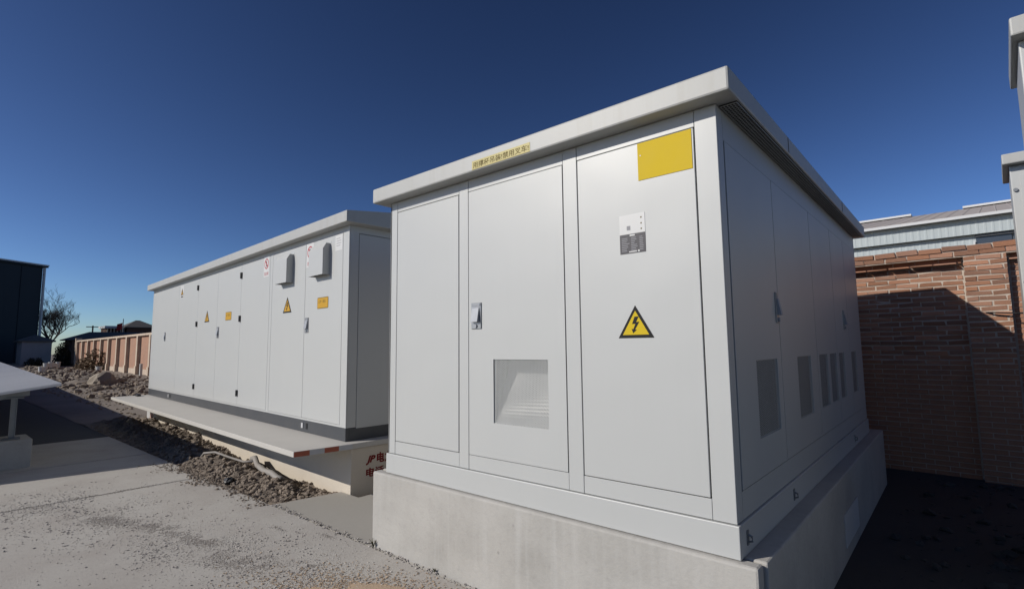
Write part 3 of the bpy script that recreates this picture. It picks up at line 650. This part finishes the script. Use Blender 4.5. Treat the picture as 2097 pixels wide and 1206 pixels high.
for k, (x, y, lb) in enumerate(((0.30, 3.06, 'low concrete footing under the nearer right edge cabinet'), (0.375, 5.32, 'low concrete footing under the farther right edge cabinet'))):
    o = MB().box(0, 1.3, 0, 0.7, -0.2, 0.198).build('concrete_footing', M['plinth'], bevel=0.01); o.location = (x, y, 0); o.rotation_euler.z = R(-3)
    tag(o, lb, 'plinth')

# ------------------------------------------------------------------ brick perimeter wall
WANG = R(-2.8)
wall = thing('brick_wall', 'long red brick boundary wall with piers running behind both cabinets', 'wall', (0.6, 8.40, 0), WANG)
# local x runs along the wall, front at y = 0 (pier face), recessed panels at y = 0.12
HT = 2.84; CP = 2.69; REC = 0.12; SP = 3.75
def brick_meshes():
    out = []
    for k in range(6):
        bm = bmesh.new(); bmesh.ops.create_cube(bm, size=1.0)
        for v in bm.verts: v.co += Vector((random.uniform(-.04, .03), random.uniform(-.08, .08), random.uniform(-.14, .12)))
        me = bpy.data.meshes.new('brick'); bm.to_mesh(me); bm.free(); me.materials.append(M['brick']); out.append(me)
    return out
BM = brick_meshes(); nb = [0]; rest = MB()
CO = 0.0625
def course(x0, x1, z, yf, off, ln=0.235, dep=0.05, h=CO):
    x = x0 - off
    while x < x1 - 0.02:
        a, c = max(x, x0), min(x + ln, x1)
        if c - a > 0.03:
            jy = random.uniform(-0.004, 0.005) + (0.002 if random.random() < 0.1 else 0)
            if z > 1.35 and nb[0] < 296:
                o = bpy.data.objects.new('brick', random.choice(BM)); C.objects.link(o); o.parent = wall; nb[0] += 1
                o.location = ((a + c) / 2, yf + dep / 2 + jy, z + h / 2 + random.uniform(-0.003, 0.003) + (random.uniform(-0.012, 0.008) if z > 2.75 else 0)); o.scale = (c - a - 0.014, dep, h - 0.014)
                o.rotation_euler = (0, random.uniform(-0.008, 0.008), random.uniform(-0.01, 0.01))
            else:
                rest.box(a + 0.005, c - 0.005, yf + jy, yf + jy + dep, z + 0.005, z + h - 0.006)
        x += ln
XL, XR = -2.1, 1.6
for row, z in enumerate((2.767, 2.694)): course(XL, XR, z, -0.012 if row == 0 else 0.0, row * 0.12, h=0.073)
z = 2.694; row = 0
while z > -0.15:                                              # pier courses
    z -= CO; row += 1; course(-0.5, -0.1, z, 0.0, 0.12 if row % 2 else 0.0, 0.24)
for x0, x1 in ((XL, -0.512), (-0.088, XR)):                   # recessed panels with a thin corbel course
    course(x0, x1, 2.633, REC, 0.05, h=0.061); course(x0, x1, 2.606, 0.018, 0.1, h=0.031, dep=0.11)
    z = 2.604; row = 0
    while z > -0.15: z -= CO; row += 1; course(x0, x1, z, REC, 0.12 if row % 2 else 0.03)
rb = rest.build('lower_brickwork', M['brick'], wall); rb['kind'] = 'stuff'
b = MB()
b.box(XL, XR, 0.012, 0.36, CP, HT - 0.012); b.box(-0.494, -0.106, 0.008, REC, -0.2, CP - 0.001); b.box(XL, XR, REC + 0.008, 0.36, -0.2, CP - 0.001)
b.build('mortar_core', M['mortar'], wall)
# the rest of the wall towards the left: panels, piers, coping and footing course
b = MB(); b.box(-76.0, XL - 0.002, REC, 0.36, -0.2, CP).build('wall_panel', M['farbrick'], wall)
MB().box(-76.0, XL - 0.002, -0.06, 0.38, CP + 0.001, HT).build('coping', M['pierbrick'], wall)
k = 1
while -0.3 - SP * k > -75.5:
    x = -0.3 - SP * k
    MB().box(x - 0.2, x + 0.2, -0.1, REC + 0.02, 0.55, CP - 0.002).build('pier', M['pierbrick'], wall)
    MB().box(x - 0.24, x + 0.24, -0.15, REC + 0.02, -0.2, 0.548).build('pier_foot', M['pierbrick'], wall)
    k += 1
MB().box(-76.0, XL - 0.002, REC - 0.035, REC - 0.001, -0.2, 0.35).build('footing_course', M['pierbrick'], wall)
MB().box(-76.5, -76.0, -0.1, 0.45, -0.2, 3.1).build('end_pillar', M['pierbrick'], wall)
o = MB().tube([(0.25, 8.44, 1.99), (0.33, 8.36, 1.985), (0.52, 8.33, 1.965), (0.8, 8.36, 1.96)], 0.009, 6).build('metal_rod', M['black'])
tag(o, 'thin dark rod poking out of the sunlit brick pier', 'rod')

# ------------------------------------------------------------------ warehouse behind the wall
wh = thing('warehouse', 'pale blue clad warehouse with grey sheet roof behind the brick wall', 'warehouse', (0, 24, 0), R(-2.8))
def ribbed(x0, x1, y, z0, z1, pitch, dep, name, m_):
    b = MB(); x = x0
    while x < x1:
        p = [(x, 0), (x + pitch * 0.55, 0), (x + pitch * 0.65, -dep), (x + pitch * 0.9, -dep), (x + pitch, 0)]
        for (a, d0), (c, d1) in zip(p, p[1:]): b.add([(a, y + d0, z0), (c, y + d1, z0), (c, y + d1, z1), (a, y + d0, z1)], [(0, 1, 2, 3)])
        x += pitch
    return b.build(name, m_, wh)
ribbed(-26, 14, -0.12, 5.34, 5.92, 0.2, 0.006, 'upper_cladding', M['clad'])
ribbed(-26, 0.66, 0.1, -0.2, 5.4, 0.2, 0.006, 'lower_cladding', M['clad'])
MB().box(-26, 14.2, -0.09, 0.3, 5.345, 5.9).build('cladding_frame', M['skirt'], wh)
MB().box(-26, 14.2, 0.14, 22, -0.2, 5.3).build('shell', M['clad'], wh)
MB().box(0.62, 0.67, -0.14, 0.13, 3.0, 5.1).build('corner_trim', M['trim'], wh)
for k in range(8):
    MB().box(0.69 + k * 0.95, 0.69 + k * 0.95 + 0.9, 0.06, 0.12, 4.2, 5.43).build('window_pane', M['glass'], wh)
b = MB(); b.box(0.67, 14, -0.02, 0.1, 5.25, 5.338)
b.build('window_head', M['skirt'], wh)
MB().add([(-26.4, -0.35, 5.93), (14.4, -0.35, 5.93), (14.4, -0.35, 5.985), (-26.4, -0.35, 5.985), (-26.4, 11, 8.35), (14.4, 11, 8.35), (14.4, 11, 8.42), (-26.4, 11, 8.42), (-26.4, 22.4, 5.93), (14.4, 22.4, 5.93), (14.4, 22.4, 5.985), (-26.4, 22.4, 5.985)],
         [(0, 1, 2, 3), (3, 2, 6, 7), (1, 0, 4, 5), (7, 6, 10, 11), (5, 4, 8, 9), (8, 11, 10, 9), (0, 3, 7, 4), (4, 7, 11, 8), (1, 5, 6, 2), (5, 9, 10, 6)]).build('roof', M['roofgrey'], wh)
b = MB(); x = -26.2
while x < 14.2:
    b.add([(x, -0.34, 5.99), (x + 0.05, -0.34, 5.99), (x + 0.05, 10.98, 8.42), (x, 10.98, 8.42), (x + .025, -0.34, 6.003), (x + .025, 10.98, 8.435)], [(0, 4, 5, 3), (1, 2, 5, 4)]); x += 0.45
b.build('roof_rib', M['roofgrey'], wh)
b = MB(); b.box(-26.4, -2.0, 10.6, 11.4, 8.40, 8.50); b.box(0.1, 14.4, 10.6, 11.4, 8.40, 8.50); b.build('ridge_cap', M['trim'], wh)
MB().box(-26.4, 14.4, -0.42, -0.352, 5.89, 5.99).build('gutter', M['trim'], wh)

# ------------------------------------------------------------------ far left: dark hall, hut, houses, trees
ha = math.atan2(0.857, -0.515)
hall = thing('dark_hall', 'tall dark blue metal clad hall in shade at the left edge', 'building', (-99.3, 11.55, -0.2), ha)
# local x runs along the shaded face towards the far corner at x = 0, the face looks to -y
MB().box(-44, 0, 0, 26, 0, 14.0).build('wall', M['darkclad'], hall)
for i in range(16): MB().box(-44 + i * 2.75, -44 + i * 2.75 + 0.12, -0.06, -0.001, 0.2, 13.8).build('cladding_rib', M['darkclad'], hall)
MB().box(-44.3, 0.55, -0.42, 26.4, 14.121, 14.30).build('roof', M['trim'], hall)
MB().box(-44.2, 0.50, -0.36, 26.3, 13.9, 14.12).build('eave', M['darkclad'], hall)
MB().tube([(0.17, -0.10, 0), (0.17, -0.10, 13.85)], 0.17, 8).build('downpipe', M['trim'], hall)

hut = thing('gate_hut', 'small pale hut with hipped roof in front of the dark hall', 'hut', (-79.5, 8.0, -0.15))
MB().box(-4, 0, 0, 2.55, 0, 2.9).build('wall', M['shedwall'], hut)
MB().add([(-4.3, -.3, 2.901), (.3, -.3, 2.901), (.3, 2.85, 2.901), (-4.3, 2.85, 2.901), (-4.3, -.3, 3.05), (.3, -.3, 3.05), (.3, 2.85, 3.05), (-4.3, 2.85, 3.05), (-2.4, 1.27, 3.75), (-1.2, 1.27, 3.75)],
         [(3, 2, 1, 0), (0, 1, 5, 4), (1, 2, 6, 5), (2, 3, 7, 6), (3, 0, 4, 7), (4, 5, 9, 8), (5, 6, 9), (6, 7, 8, 9), (7, 4, 8)]).build('roof', M['tile'], hut)

def hip_house(name, label, x, y, w, d, ez, rz, eh, wallm, cat='house'):
    t = thing(name, label, cat, (x, y, -0.2))
    MB().box(-d, 0, 0, w, 0, ez).build('wall', wallm, t); e = 0.5; r_ = min(w, d) * 0.5
    MB().add([(-d - e, -e, ez), (e, -e, ez), (e, w + e, ez), (-d - e, w + e, ez), (-d - e, -e, ez + eh), (e, -e, ez + eh), (e, w + e, ez + eh), (-d - e, w + e, ez + eh), (-d / 2, r_ * .85, rz), (-d / 2, w - r_ * .85, rz)],
             [(3, 2, 1, 0), (0, 1, 5, 4), (1, 2, 6, 5), (2, 3, 7, 6), (3, 0, 4, 7), (4, 5, 8), (5, 6, 9, 8), (6, 7, 9), (7, 4, 8, 9)]).build('roof', M['tile'], t)
    return t
hip_house('house', 'long low house with dark hipped roof just over the far brick wall', -87.5, 13.6, 12.5, 5, 3.3, 4.45, 0.12, M['brownwall'])
pv = hip_house('house', 'dark brown house with a raised peaked roof at the far right behind the wall', -106.5, 23.6, 3.9, 4.5, 5.7, 7.1, 0.12, M['brownwall'])
MB().box(-0.5, 0.02, 4.0, 8.0, 0, 5.5).build('wing_wall', M['trim'], pv)
ch = thing('house', 'small house with white flat roof edge and row of columns beyond the wall', 'house', (-107.5, 21.0, -0.2))
MB().box(-4, -0.35, 0, 2.5, 0, 5.6).build('wall', M['brownwall'], ch)
MB().box(-4.2, 0.3, -0.3, 2.7, 5.601, 6.0).build('roof', M['trim'], ch)
for k in range(6): MB().box(-0.12, 0.1, 0.05 + k * 0.45, 0.20 + k * 0.45, 0, 5.6).build('column', M['pierbrick'], ch)
fp = thing('flagpole', 'flagpole with red flag in front of the far peaked roof', 'flag', (-102.6, 22.15, -0.2))
MB().tube([(0, 0, 0), (0, 0, 7.0)], 0.06, 8).build('pole', M['steel'], fp)
b = MB(); pts = [(0, -0.08 - 0.14 * i, 0.10 * sin(i * 0.9)) for i in range(6)]
b.add([(p[2], p[1], 6.35 - 0.05 * i) for i, p in enumerate(pts)] + [(p[2], p[1] - 0.05, 5.35 - 0.08 * i) for i, p in enumerate(pts)], [(i, i + 1, 7 + i, 6 + i) for i in range(5)])
b.build('flag', M['flag'], fp)
up_ = thing('utility_pole', 'dark utility pole with two crossarms above the low far roof', 'utility pole', (-118.1, 21.06, -0.2))
MB().tube([(0, 0, 0), (0, 0, 6.4)], 0.12, 8).build('pole', M['bark'], up_)
for z, w in ((6.1, 0.95), (5.1, 0.45)): MB().box(-0.07, 0.07, -w, w, z, z + 0.14).build('crossarm', M['bark'], up_)
MB().tube([(0, 0.05, 5.0), (0, 0.95, 3.2), (0, 1.2, 0)], 0.07, 6).build('stay', M['bark'], up_)

def bare_tree(name, label, loc, h, spread, seed, group=None):
    rnd = random.Random(seed); t = thing(name, label, 'tree', loc, 0, group); tr = MB(); br = MB()
    tr.tube([(0, 0, 0), (0.1, 0.05, h * .12), (0.05, 0.0, h * .28)], [0.34, 0.28, 0.22], 8)
    def grow(p, d, ln, r, dep):
        pts = [p]; q = p.copy(); dd = d.copy()
        for _ in range(3):
            dd = (dd + Vector((rnd.uniform(-.22, .22), rnd.uniform(-.22, .22), rnd.uniform(-.05, .18)))).normalized(); q = q + dd * ln / 3; pts.append(q.copy())
        br.tube(pts, [r, r * .85, r * .7, r * .55], 4 if dep > 1 else 5, caps=False)
        if dep >= 6: return
        for _ in range(3 if dep < 5 else 4):
            a = Vector((rnd.uniform(-1, 1), rnd.uniform(-1, 1), rnd.uniform(-.2, .7))).normalized()
            grow(pts[rnd.choice((1, 2, 3))] if dep > 0 else pts[rnd.choice((2, 3))], (dd * .9 + a * spread).normalized(), ln * rnd.uniform(.6, .8), r * .6, dep + 1)
    for k in range(6):
        a = k * 1.047 + rnd.uniform(-.3, .3)
        grow(Vector((0.05, 0, h * .2 + 0.02 * k * h)), Vector((cos(a) * .7, sin(a) * .7, 0.8)).normalized(), h * .25, 0.13, 0)
    tr.build('trunk', M['bark'], t); br.build('branches', M['bark'], t)
    return t
bare_tree('bare_tree', 'bare leafless winter tree beside the dark hall', (-111.0, 14.4, -0.2), 12.3, 0.95, 3)

def bush(name, label, loc, rx, ry, rz, n, size, m_, seed, cat='bush', group=None):
    rnd = random.Random(seed); t = thing(name, label, cat, loc, 0, group); b = MB()
    for _ in range(n):
        while True:
            p = Vector((rnd.uniform(-1, 1), rnd.uniform(-1, 1), rnd.uniform(-.1, 1)))
            if 0.25 < p.length < 1 + 0.25 * noise.noise(p * 2.5 + Vector((seed, 0, 0))): break
        c = Vector((p.x * rx, p.y * ry, max(0.02, p.z * rz))); a = Vector((rnd.uniform(-1, 1), rnd.uniform(-1, 1), rnd.uniform(-1, 1))).normalized(); e = a.orthogonal().normalized(); s_ = size * rnd.uniform(.5, 1.3)
        b.add([c - a * s_, c + e * s_ * .4, c + a * s_, c - e * s_ * .4], [(0, 1, 2, 3)])
    b.build('foliage', m_, t)
    st = MB()
    for _ in range(9):
        x, y = rnd.uniform(-.3, .3) * rx, rnd.uniform(-.3, .3) * ry
        st.tube([(x * .4, y * .4, 0), (x, y, rz * .4), (x * 2.1, y * 2.1, rz * .85)], [0.03, 0.022, 0.01], 5)
    st.build('stem', M['bark'], t)
bush('evergreen_bush', 'tall black green shrub filling the gap at the end of the far wall', (-76.6, 11.15, -0.1), 0.7, 0.85, 2.75, 1500, 0.16, M['leaf'], 2)
bush('low_shrub', 'low dark shrub in front of the small hut', (-74.5, 8.65, -0.1), 0.6, 1.05, 1.1, 900, 0.12, M['leaf'], 5)
bush('dry_bush', 'dry brown bush against the far brick wall', (-58.5, 10.7, -0.05), 0.9, 1.15, 1.9, 800, 0.13, M['dry'], 8)
bush('dry_bush', 'small dry brown tuft left of the larger dry bush', (-61.0, 10.3, -0.05), 0.7, 0.7, 1.1, 400, 0.11, M['dry'], 9)

def boulder(name, label, loc, sx, sy, sz, seed):
    rnd = random.Random(seed); bm = bmesh.new(); bmesh.ops.create_icosphere(bm, subdivisions=3, radius=1.0)
    for v in bm.verts:
        q = v.co; k = 1 + 0.35 * noise.noise(q * 1.1 + Vector((seed, 1, 2))) + 0.12 * noise.noise(q * 3.1 + Vector((seed, 0, 0)))
        v.co = Vector((q.x * sx * k, q.y * sy * k, max(-0.25, q.z) * sz * k))
    me = bpy.data.meshes.new(name); bm.to_mesh(me); bm.free(); me.materials.append(M['rock'])
    o = bpy.data.objects.new(name, me); C.objects.link(o); o.location = loc; return tag(o, label, 'rock')
boulder('boulder', 'big pale angular boulder on the dusty yard', (-31.3, 6.15, 0.05), 0.5, 0.62, 0.58, 4)
def bucket(loc, label, group=None, r=0.19, h=0.42):
    o = MB().tube([(0, 0, 0), (0, 0, h * .9), (0, 0, h * .9), (0, 0, h)], [r * .82, r, r * 1.08, r * 1.08], 14).build('bucket', M['white_plastic'])
    o.location = loc; return tag(o, label, 'bucket', group)
for k in range(9):
    t = k / 8; bucket((-52.5 - 8.0 * t + random.uniform(-.3, .3), 6.45 + 2.1 * t, yard_z(-52.5 - 8 * t, 6.45 + 2.1 * t) + 0.0), 'white plastic bucket standing in the row before the hut', 'row of white buckets', 0.17, 0.5)
bucket((-49.9, 9.44, yard_z(-49.9, 9.44)), 'white bucket alone by the foot of the far brick wall', None, 0.21, 0.42)
o = MB().box(-0.07, 0.07, -0.07, 0.07, 0, 0.85).build('marker_post', M['white_plastic'], bevel=0.01); o.location = (-40.1, 9.75, -0.05)
tag(o, 'short white marker post in front of the far wall', 'post')

# ------------------------------------------------------------------ small things near the platform
o = MB().tube([(x, y, strip_z(x, y) + h_) for x, y, h_ in ((-8.85, 2.99, 0.0), (-8.78, 3.0, 0.05), (-8.55, 3.07, 0.075), (-8.25, 3.17, 0.075), (-7.98, 3.26, 0.07), (-7.75, 3.3, 0.06))], 0.017, 10).build('thin_conduit', M['pipe'], smooth=True)
tag(o, 'thin pale conduit lying across the dirt strip', 'pipe')
o = MB().tube([(x, y, strip_z(x, y) + h_) for x, y, h_ in ((-7.95, 3.36, 0.13), (-7.78, 3.33, 0.11), (-7.55, 3.27, 0.085), (-7.3, 3.19, 0.07), (-7.0, 3.12, 0.06), (-6.7, 3.08, 0.05), (-6.5, 3.06, 0.035), (-6.38, 3.06, 0.01))], 0.036, 12).build('thick_conduit', M['pipe'], smooth=True)
tag(o, 'thick pale corrugated conduit curving over the dirt strip', 'pipe')
o = MB().tube([(x, y, strip_z(x, y) + h_) for x, y, h_ in ((-7.9, 3.44, 0.09), (-7.4, 3.41, 0.06), (-7.0, 3.37, 0.05), (-6.7, 3.31, 0.03), (-6.5, 3.26, 0.01))], 0.011, 8).build('black_cable', M['black'], smooth=True)
tag(o, 'black cable lying along the platform foot', 'cable')
bm = bmesh.new(); bmesh.ops.create_icosphere(bm, subdivisions=3, radius=1.0)
for v in bm.verts:
    q = v.co; k = 1 + 0.5 * noise.noise(q * 1.7 + Vector((9, 1, 2))); v.co = Vector((q.x * 0.075 * k, q.y * 0.06 * k, q.z * 0.05 * k))
me = bpy.data.meshes.new('black_bag'); bm.to_mesh(me); bm.free(); me.materials.append(M['black'])
o = bpy.data.objects.new('black_bag', me); C.objects.link(o); o.location = (-7.02, 2.70, 0.02)
tag(o, 'crumpled black bag at the edge of the concrete road', 'bag')
o = MB().box(-0.09, 0.09, -0.04, 0.04, 0, 0.05).build('dark_brick', M['black'], bevel=0.012); o.location = (-15.0, 3.62, 0.561)
tag(o, 'small dark lump on the far end of the ledge', 'brick')
def weed(x, y, h, seed, label):
    rnd = random.Random(seed); b = MB()
    for k in range(11):
        a = rnd.uniform(0, 6.28); l_ = h * rnd.uniform(.5, 1); c, s_ = cos(a), sin(a)
        b.tube([(0, 0, 0), (c * l_ * .2, s_ * l_ * .2, l_ * .6), (c * l_ * .5, s_ * l_ * .5, l_)], [0.004, 0.003, 0.001], 4)
    o = b.build('weed', M['weed']); o.location = (x, y, 0); tag(o, label, 'plant', 'dry weeds in the road joint')
weed(-3.82, 2.625, 0.08, 1, 'dry weed at the left foot of the near concrete base')
weed(-3.05, 2.63, 0.04, 2, 'tiny dry weed in the joint before the near concrete base')
